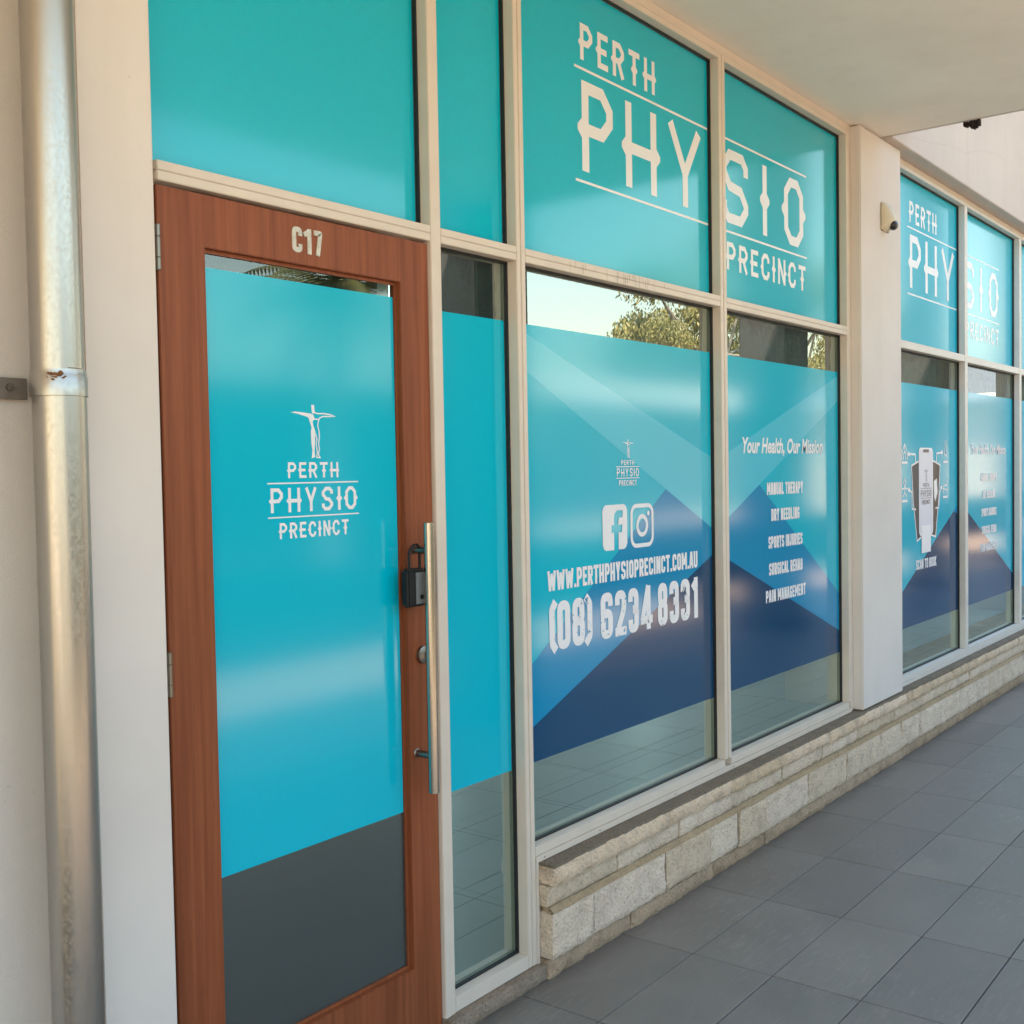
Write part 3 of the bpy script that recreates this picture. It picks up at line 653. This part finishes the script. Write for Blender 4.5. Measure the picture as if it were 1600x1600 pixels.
MB().box(OX0+.0002, OX1-.0002, GD, GD+.006, OZ0+.0004, ZF[0]-.001).build('frosted_pane', M['frosted'], dr)
MB().poly(rect(OX0+.011, OX1-.0105, ZF[0], 2.222), GD-.0006, .0003).build('film', M['teal'], dg)
logo_block(.334, .659, 1.6915, 1.6025, GD-.0012, dg, 1.7465, 1.546, fig=(.418, .575, 1.756, 1.900), lh=.0036)
xs = [(.418,.452,'C'),(.459,.489,'1'),(.494,.523,'7')]
for a, c_, ch in xs:
    word(ch, a, c_, 2.295, 2.361, YD-.003, 'door_numeral', M['digit'], dr, s=.20, c=.12, n=4, spur=False, w=1.0, th=.003)
for z0 in (2.194, 1.198, .22):
    hb = MB()
    for a, c_ in ((z0, z0+.026), (z0+.0285, z0+.074), (z0+.077, z0+.103)): hb.tube([(.0065, YD-.0065, a), (.0065, YD-.0065, c_)], .0062, 14)
    ho = hb.build('hinge', M['steel_b'], dr, 0, 30)
    MB().box(.010, .0115, YD-.004, YD+.02, z0, z0+.103).build('hinge_leaf', M['steel_b'], ho)
    MB().tube([(.0065, YD-.0065, z0-.002), (.0065, YD-.0065, z0+.1045)], .0040, 10).build('hinge_pin', M['strap'], ho)
# pull handle
HX, HY = .8555, -.052
hd = MB().tube([(HX, HY, .776), (HX, HY, .7775), (HX, HY, 1.5675), (HX, HY, 1.569)], [.0145,.0160,.0160,.0145], 28).build('pull_handle', M['steel'], dr, 0, 40)
for z in (.885, 1.487):
    MB().tube([(HX, HY+.012, z), (HX, YD-.003, z), (HX, YD-.0005, z)], [.0105,.0105,.014], 16).build('handle_standoff', M['steel_b'], hd, 0, 40)
lk = MB().tube([(.886, YD-.012, 1.174), (.886, YD-.010, 1.174), (.886, YD-.0005, 1.174)], [.022,.0255,.0262], 28).build('lock_cylinder', M['steel_b'], dr, 0, 30)
MB().box(.8845, .8875, YD-.0126, YD-.0121, 1.166, 1.182).build('keyhole', M['black'], lk)
# key safe hanging on the handle stand-off
ks = thing('key_safe', (.835, -.03, 1.33), 'small black key safe with grey face hanging behind the pull handle', 'key safe')
kb = MB().box(.790, .872, -.026, .004, 1.324, 1.435).build('body', M['black'], ks, .007, 30, 3)
MB().box(.822, .867, -.0290, -.0262, 1.332, 1.424).build('face_plate', M['safe_grey'], ks, .0015, 30)
MB().tube([(.845, -.0315, 1.352), (.845, -.0292, 1.352)], .007, 14).build('dial', M['black'], ks, 0, 40)
mb = MB(); arc = [(.812, -.012, 1.436), (.812, -.012, 1.478)]+[(.8345-.0225*math.cos(R(a)), -.012-.006*math.sin(R(a)), 1.478+.0265*math.sin(R(a))) for a in range(20,161,20)]+[(.857, -.012, 1.478), (.857, -.012, 1.436)]
mb.tube(arc, .0042, 10); mb.build('shackle', M['black'], ks, 0, 40)
# threshold
th = MB().box(.0, .9465, -.012, .07, .0015, .0195).build('door_threshold', M['alu'], None, .003); tag(th, 'silver aluminium threshold strip under the wooden door', 'threshold')

# ------------------------------------------------------------------ limestone plinth
def rough_block(x0, x1, yf, yb, z0, z1, amp, seed, name, mtl, parent, res=.015, ends=True):
    """block with a pitched, uneven front; front at yf (towards the viewer)"""
    nx = max(4, int((x1-x0)/res)); nz = max(3, int((z1-z0)/res)); mb = MB(); idx = {}
    for i in range(nx+1):
        for k in range(nz+1):
            u_, w_ = i/nx, k/nz; x = x0+(x1-x0)*u_; z = z0+(z1-z0)*w_
            p = Vector((x*1.0+seed*3.1, seed*.7, z))
            d = noise.fractal(p*14, .9, 2.1, 4)*amp*.75+noise.noise(p*60)*amp*.45
            edge = min(u_*nx, (1-u_)*nx, w_*nz, (1-w_)*nz)
            y = yf+d+(amp*.9 if edge < .5 else 0)
            if edge < .5:
                x += noise.noise(p*35)*.0022*(1 if 0 < u_ < 1 else 1.4); z += noise.noise(p*33+Vector((9,0,0)))*.003
            idx[i,k] = len(mb.v); mb.v.append((x, y, z))
    for i in range(nx):
        for k in range(nz): mb.f.append((idx[i,k], idx[i+1,k], idx[i+1,k+1], idx[i,k+1]))
    ring = [idx[i,0] for i in range(nx+1)]+[idx[nx,k] for k in range(1,nz+1)]+[idx[i,nz] for i in range(nx-1,-1,-1)]+[idx[0,k] for k in range(nz-1,0,-1)]
    bk = []
    for q in ring: bk.append(len(mb.v)); v_ = mb.v[q]; mb.v.append((v_[0], yb, v_[2]))
    for a in range(len(ring)):
        c_ = (a+1) % len(ring); mb.f.append((ring[c_], ring[a], bk[a], bk[c_]))
    return mb.build(name, mtl, parent, 0, 50)
XE = 9.6
pl = thing('stone_plinth', (1.436, -.05, 0), 'low rough limestone plinth wall running under the shop windows', 'stone wall')
MB().box(1.446, XE, -.030, .093, .012, .372).build('mortar_bed', M['mortar'], pl)
def course(joints, yf, z0, z1, amp, name, mk, gap, seed):
    for k, (a, c_) in enumerate(zip(joints, joints[1:])):
        rough_block(a+gap/2 if k else a, c_-gap/2, yf+rng.uniform(-.005,.004), .02 if k else .09, z0+rng.uniform(0,.004), z1-rng.uniform(0,.003), amp, seed+k*1.7, name, M[mk], pl)
course([1.436,2.205,2.735,3.283,3.80,4.274,4.942,5.36,5.840,6.34,6.863,7.5,8.1,8.9,XE], -.068, .318, .3865, .012, 'capstone', 'capstone', .006, 3)
course([1.433,1.868,2.32,2.774,3.303,3.776,4.251,4.834,5.306,5.85,6.30,6.9,7.4,8.2,8.9,XE], -.040, .243, .318, .009, 'stone', 'stone', .010, 50)
course([1.433,1.686,2.189,2.56,2.815,3.079,3.563,4.060,4.558,4.885,5.214,5.70,6.235,6.72,7.253,7.8,8.4,9.0,XE], -.056, .068, .226, .009, 'stone', 'stone', .012, 90)
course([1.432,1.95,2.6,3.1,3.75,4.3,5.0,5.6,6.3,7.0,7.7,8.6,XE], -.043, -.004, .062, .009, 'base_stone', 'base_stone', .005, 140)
# the trowelled ledge on top, under the frame
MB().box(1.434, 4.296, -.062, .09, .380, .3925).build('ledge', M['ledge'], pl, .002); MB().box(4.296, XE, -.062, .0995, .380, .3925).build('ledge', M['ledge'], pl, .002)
# trowelled bevel of mortar over the lower course
mb = MB()
mb.v += [(1.436,-.037,.243),(XE,-.037,.243),(XE,-.058,.228),(1.436,-.058,.228),(1.436,-.03,.222),(XE,-.03,.222)]; mb.f += [(3,2,1,0),(4,5,2,3)]
mb.build('mortar_bevel', M['mortar'], pl)
# rough kerb under the side light and door
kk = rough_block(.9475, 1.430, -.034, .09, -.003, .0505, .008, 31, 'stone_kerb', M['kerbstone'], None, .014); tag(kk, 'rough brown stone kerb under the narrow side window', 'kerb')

# ------------------------------------------------------------------ downpipe
dp = thing('downpipe', (-.318, -.112, 0), 'galvanised steel downpipe with rusty collar beside the door pilaster', 'downpipe')
PXc, PYc, PR = -.319, -.112, .0525
MB().tube([(PXc, PYc, 1.90), (PXc, PYc, 0.0)], PR, 48, False).build('lower_pipe', M['galv'], dp, 0, 50)
MB().tube([(PXc-.002, PYc, 3.509), (PXc-.002, PYc, 1.90)], PR-.0012, 48, False).build('upper_pipe', M['galv'], dp, 0, 50)
cl = MB().tube([(PXc-.001, PYc, 1.8795), (PXc-.001, PYc, 1.918), (PXc-.001, PYc, 1.921), (PXc-.001, PYc, 1.933), (PXc-.001, PYc, 1.9335)], [PR+.0034, PR+.0032, PR+.0018, PR+.0012, PR-.003], 48, False).build('collar', M['galv'], dp, 0, 40)
MB().tube([(PXc-.001, PYc, 1.8795), (PXc-.001, PYc, 1.8790)], [PR+.0034, PR-.001], 48, False).build('collar_lip', M['strap'], cl)
mb = MB()
for k in range(70):
    a = R(-126+rng.gauss(0,9)); z = 1.9215+abs(rng.gauss(0,.004))*rng.choice((-1.2,.5)); s_ = rng.uniform(.0007,.0024)
    r_ = PR+.0039; c0 = Vector((PXc-.001+r_*math.cos(a), PYc+r_*math.sin(a), z)); tg = Vector((-math.sin(a), math.cos(a), 0))*s_*1.8; uz = Vector((0,0,s_))
    n0 = len(mb.v); mb.v += [tuple(c0-tg), tuple(c0-uz), tuple(c0+tg), tuple(c0+uz)]; mb.f.append((n0,n0+1,n0+2,n0+3))
for k in range(16):
    a = R(-98+k*2.2); r_ = PR+.0008; c0 = Vector((PXc-.001+r_*math.cos(a), PYc+r_*math.sin(a), 1.9345)); tg = Vector((-math.sin(a), math.cos(a), 0))*.0014; uz = Vector((0,0,rng.uniform(.0006,.0012)))
    n0 = len(mb.v); mb.v += [tuple(c0-tg), tuple(c0-uz), tuple(c0+tg), tuple(c0+uz)]; mb.f.append((n0,n0+1,n0+2,n0+3))
mb.build('rust_patch', M['rust'], cl)
sb = MB().box(-.52, PXc-.02, -.026, -.0205, 1.877, 1.921).build('wall_strap', M['strap'], dp, .001)
mb = MB(); mb.tube([(-.3785, -.0265, 1.901), (-.3785, -.0335, 1.901)], .0078, 6); mb.build('bolt', M['steel_b'], sb, .0008)

# ------------------------------------------------------------------ sensor on the pillar
sn = thing('motion_sensor', (4.68, -.05, 3.03), 'small beige security sensor with dark eye on the rendered pillar', 'sensor')
def loft(sections, name, mtl, parent, n=20):
    """sections: (z, half width, depth, y0) rounded D-shaped slices, flat side to the wall"""
    mb = MB()
    for z, hw, d, cx in sections:
        for k in range(n):
            a = math.pi*k/(n-1); mb.v.append((cx-hw*math.cos(a), -.0515-d*max(.0, math.sin(a))**.75, z))
    for i in range(len(sections)-1):
        for k in range(n-1): A = i*n+k; mb.f.append((A, A+1, A+n+1, A+n))
    mb.f.append(tuple(range(n-1,-1,-1))); e = (len(sections)-1)*n; mb.f.append(tuple(e+k for k in range(n)))
    return mb.build(name, mtl, parent, 0, 50)
cx = 4.655
loft([(3.000,.020,.010,cx),(3.004,.040,.022,cx),(3.020,.052,.045,cx),(3.050,.058,.062,cx),(3.085,.059,.058,cx),(3.125,.056,.043,cx),(3.145,.052,.030,cx),(3.152,.040,.018,cx)], 'housing', M['sensor'], sn)
MB().box(cx-.062, cx+.062, -.0585, -.0505, 3.000, 3.154).build('back_plate', M['sensor'], sn, .004)
mb = MB(); c0 = Vector((cx+.004, -.098, 3.030))
for i in range(9):
    for k in range(16):
        t_ = math.pi*i/8; a = 2*math.pi*k/16; mb.v.append((c0.x+.034*math.sin(t_)*math.cos(a), c0.y+.026*math.sin(t_)*math.sin(a), c0.z+.028*math.cos(t_)))
for i in range(8):
    for k in range(16): A = i*16; mb.f.append((A+k, A+16+k, A+16+(k+1)%16, A+(k+1)%16))
mb.build('sensor_eye', simple('dark_lens', (.02,.018,.02), .12), sn, 0, 60)

# ------------------------------------------------------------------ interior seen through the clear strips
rm = thing('shop_interior', (3, 3, 0), 'dim shop interior behind the clear strips of window glass', 'room')
MB().box(-.3, 12, .105, 3.4, -.02, .015).build('room_floor', M['roomfloor'], rm)
MB().box(-.3, 12, .105, 3.4, 3.46, 3.50).build('room_ceiling', M['room'], rm)
MB().box(-.35, -.30, .105, 3.4, 0, 3.5).build('room_wall', M['room'], rm)
MB().box(12, 12.05, .105, 3.4, 0, 3.5).build('room_wall', M['room'], rm)
for a, c_ in ((-.3, 1.7), (2.3, 4.3), (4.9, 7.4), (8.0, 12)): MB().box(a, c_, 3.4, 3.45, 0, 3.5).build('room_wall', M['room'], rm)  # unseen back wall, gaps put in so daylight reaches the floor
def sheet(x0, x1, z0, z1, seed):
    mb = MB(); nx, nz = 40, 10
    for i in range(nx+1):
        for k in range(nz+1):
            p = Vector((i/nx*(x1-x0)*5+seed, k/nz*1.2, seed)); mb.v.append((x0+(x1-x0)*i/nx, .086+.014*noise.noise(p)+.010*abs(noise.noise(p*2.7)), z0+(z1-z0)*k/nz))
    for i in range(nx):
        for k in range(nz): A = i*(nz+1)+k; mb.f.append((A, A+nz+1, A+nz+2, A+1))
    return mb.build('black_plastic_and_added_sheet', M['sheet'], rm, 0, 80)
for x0, x1, s_ in ((.16, .81, 1), (1.0, 1.36, 3), (1.42, 2.79, 5), (2.86, 4.22, 9), (4.96, 6.34, 14), (6.41, 7.78, 21), (7.86, 9.22, 27)): sheet(x0, x1, 2.15, 2.44, s_)  # those behind the door and phone-number pane are added to darken the strips

# ------------------------------------------------------------------ what the glass reflects: columns, trees, houses
for k in range(4):
    x = 4.27+4.92*k
    c = thing('verandah_column', (x+.29, -2.72, 0), ['square dark column at the walkway edge, nearest the door, seen in the side window', 'square dark column mirrored in the pane with the treatment list', 'square dark column mirrored in the phone-picture pane', 'farthest square dark column mirrored beyond the phone-picture pane'][k], 'column', 'columns along the walkway edge')
    MB().box(x, x+.58, -2.97, -2.46, 0, 6.3).build('shaft', M['column'], c, .01); MB().box(x-.04, x+.62, -3.01, -2.445, 0.003, .14).build('plinth_block', M['column'], c, .01)
tag(MB().box(4.1, 30, -2.93, -2.50, 6.302, 6.7).build('edge_beam', M['column']), 'long dark beam across the tops of the walkway columns', 'beam')
def leaf_cloud(clumps, n, size, seed, droop=.6):
    r = random.Random(seed); vs = []; fs = []
    for _ in range(n):
        c, rad = r.choice(clumps); d = Vector((r.gauss(0,1), r.gauss(0,1), r.gauss(0,.8))).normalized()*rad*(r.random()**.4)
        p = Vector(c)+d; L = size*r.uniform(.6,1.4); w = L*.34
        ax = Vector((r.uniform(-1,1), r.uniform(-1,1), -droop-r.random())).normalized(); sd = ax.cross(Vector((r.uniform(-1,1), r.uniform(-1,1), r.uniform(-1,1)))).normalized()
        k = len(vs); vs += [tuple(p), tuple(p+ax*L*.5+sd*w*.5), tuple(p+ax*L), tuple(p+ax*L*.5-sd*w*.5)]; fs.append((k,k+1,k+2,k+3))
    return vs, fs
def tree(loc, h, seed, label):
    r = random.Random(seed); t = thing('gum_tree', loc, label, 'tree', 'gum trees across the road')
    tr = MB(); L = Vector(loc); top = L+Vector((r.uniform(-.6,.6), r.uniform(-.6,.6), h*.62))
    mid = L+(top-L)*.5+Vector((r.uniform(-.4,.4), r.uniform(-.4,.4), 0))
    tr.tube([L-Vector((0,0,.3)), L+(mid-L)*.5, mid, top], [h*.032, h*.026, h*.02, h*.009], 10)
    clumps = []
    for k in range(17):
        a = 2*math.pi*(k*.618); z = h*(.36+.60*((k*7) % 17)/17.0); rad = h*(.10+.24*math.sin(min(1, (z/h-.25)/.72)*math.pi))*r.uniform(.55,1.1)
        e = L+Vector((rad*math.cos(a), rad*math.sin(a), z)); s_ = mid+(top-mid)*r.uniform(0,.9)
        tr.tube([s_, (s_+e)/2+Vector((0,0,.25)), e], [h*.009, h*.006, h*.002], 6); clumps.append((tuple(e), h*r.uniform(.07,.125)))
    tr.build('trunk', M['bark'], t, 0, 60)
    vs, fs = leaf_cloud(clumps, 13000, h*.021, seed); mb = MB(); mb.v = vs; mb.f = fs; mb.build('crown', M['leaf'], t)
for k, (x, y, h) in enumerate(((54.0, -30, 10.4), (62.5, -31, 17), (71, -30, 15.5), (80, -33, 17), (91, -32, 15), (86, -44, 17))):
    tree((x, y, -.16), h, 11+k*5, ['olive gum tree across the road, nearest the pale gap of sky in the mirrored row', 'tallest leaning gum tree mirrored above the phone-number pane', 'broad gum tree mirrored above the treatment list', 'gum tree mirrored right of the broad one over the treatment list', 'last gum tree at the far right end of the mirrored row', 'distant small gum tree standing behind the mirrored row'][k])
def palm(loc, h):
    r = random.Random(3); t = thing('palm_tree', loc, 'palm tree whose fronds are mirrored in the clear strip above the door film', 'tree'); L = Vector(loc)
    MB().tube([L-Vector((0,0,.3)), L+Vector((.1,0,h*.5)), L+Vector((.25,.05,h))], [.26,.20,.17], 12).build('trunk', M['bark'], t, 0, 60)
    top = L+Vector((.25,.05,h)); mb = MB()
    for k in range(30):
        a = 2*math.pi*k*.618; el = R(r.uniform(-35,65)); ln = r.uniform(2.1,2.9); prev = top; d = Vector((math.cos(a)*math.cos(el), math.sin(a)*math.cos(el), math.sin(el)))
        n_ = 14
        for j in range(n_):
            d = (d+Vector((0,0,-.095))).normalized(); p = prev+d*(ln/n_); sd = d.cross(Vector((0,0,1))).normalized()
            for sg_ in (-1,1):
                for q in range(2):
                    b0 = prev+(p-prev)*(q*.5); w = d*.045; tip = b0+(sd*sg_*.75+d*.45+Vector((0,0,-.35))).normalized()*(.62*(1-.55*j/n_))
                    i0 = len(mb.v); mb.v += [tuple(b0-w), tuple(b0+w), tuple(tip)]; mb.f.append((i0,i0+1,i0+2))
            prev = p
    mb.build('frond', M['palm'], t)
hg = thing('added_low_hedge', (10, -6.1, -.12), 'unseen low dark green hedge along the kerb, added to darken the mirror image in the film', 'hedge')  # low hedge added so the ground mirrored in the film stays dark
MB().box(-8, 46, -6.42, -5.78, -.12, .78).build('core', simple('hedge_shade', (.02,.03,.012), .95), hg)
_v, _f = leaf_cloud([((x*.22-8, -6.1+dy, .30), .42) for x in range(246) for dy in (-.18,.18)]+[((x*.22-8, -6.1, .62), .40) for x in range(246)], 34000, .075, 77, .0); mb = MB(); mb.v = _v; mb.f = _f; tag(mb.build('foliage', leaf_mat('hedge_leaf', (.03,.05,.015), (.06,.085,.025)), hg), kind='stuff')
h2 = thing('added_tall_hedge', (10, -15.6, -.12), 'unseen tall dark green hedge added to darken the mirror image in the door film', 'hedge')  # tall screen put in to darken what the door film mirrors
MB().box(-4, 21.5, -16.3, -15.0, -.12, 3.5).build('core', simple('tall_hedge_shade', (.02,.028,.012), .95), h2)
_v, _f = leaf_cloud([((x*.5-4, -15.0, z), .55) for x in range(52) for z in (.4,1.1,1.8,2.5,3.2)]+[((x*.5-4, -15.5, 3.5), .6) for x in range(52)], 26000, .14, 78, .0); mb = MB(); mb.v = _v; mb.f = _f; tag(mb.build('foliage', bpy.data.materials['hedge_leaf'], h2), kind='stuff')
palm((13.2, -13.6, -.16), 5.3)
def house(loc, w, d, h, rh, label):
    t = thing('house', loc, label, 'house'); x, y, z = loc
    MB().box(x, x+w, y-d, y, z, z+h).build('wall', M['plaster'], t)
    ov = .6; mb = MB(); n0 = 0
    A = [(x-ov,y+ov,z+h+.12),(x+w+ov,y+ov,z+h+.12),(x+w+ov,y-d-ov,z+h+.12),(x-ov,y-d-ov,z+h+.12),(x+d*.45,y-d/2,z+h+rh),(x+w-d*.45,y-d/2,z+h+rh)]
    mb.v = A; mb.f = [(0,1,5,4),(1,2,5),(2,3,4,5),(3,0,4),(3,2,1,0)]; rf = mb.build('roof', M['rooftile'], t)
    g = MB(); g.box(x-ov-.12, x+w+ov+.12, y+ov, y+ov+.12, z+h, z+h+.2); g.box(x-ov-.12, x-ov, y-d-ov, y+ov, z+h, z+h+.2); g.build('gutter', M['gutter'], rf)
    for k in range(3):
        xx = x+w*(.15+.28*k); wd = MB().box(xx, xx+1.5, y+.003, y+.05, z+1.0, z+2.2).build('window', M['black'], t); MB().box(xx-.08, xx+1.58, y+.002, y+.08, z+.9, z+.998).build('sill', M['gutter'], wd)
house((40, -7.6, -.16), 13, 9, 4.1, 2.2, 'cream house with grey tiled roof mirrored in the right-hand window')
sh = thing('long_shed', (38, -24, -.16), 'long low building with pale roof sloped to give the bright streak in the teal film', 'building')
MB().box(37, 70, -26, -24, -.16, 4.6).build('wall', simple('brown_brick', (.16,.09,.06), .9, 0, .2, 4), sh); mb = MB(); mb.v = [(36.5,-23.6,4.65),(70.5,-23.6,4.65),(70.5,-27.2,6.1),(36.5,-27.2,6.1),(36.5,-23.6,4.5),(70.5,-23.6,4.5),(70.5,-27.2,5.9),(36.5,-27.2,5.9)]; mb.f = [(0,1,2,3),(4,7,6,5),(0,4,5,1),(1,5,6,2),(2,6,7,3),(3,7,4,0)]
mb.build('roof', simple('white_sheet_roof', (.80,.74,.64), .45), sh)  # slope chosen to catch sun and show as a bright streak in the film
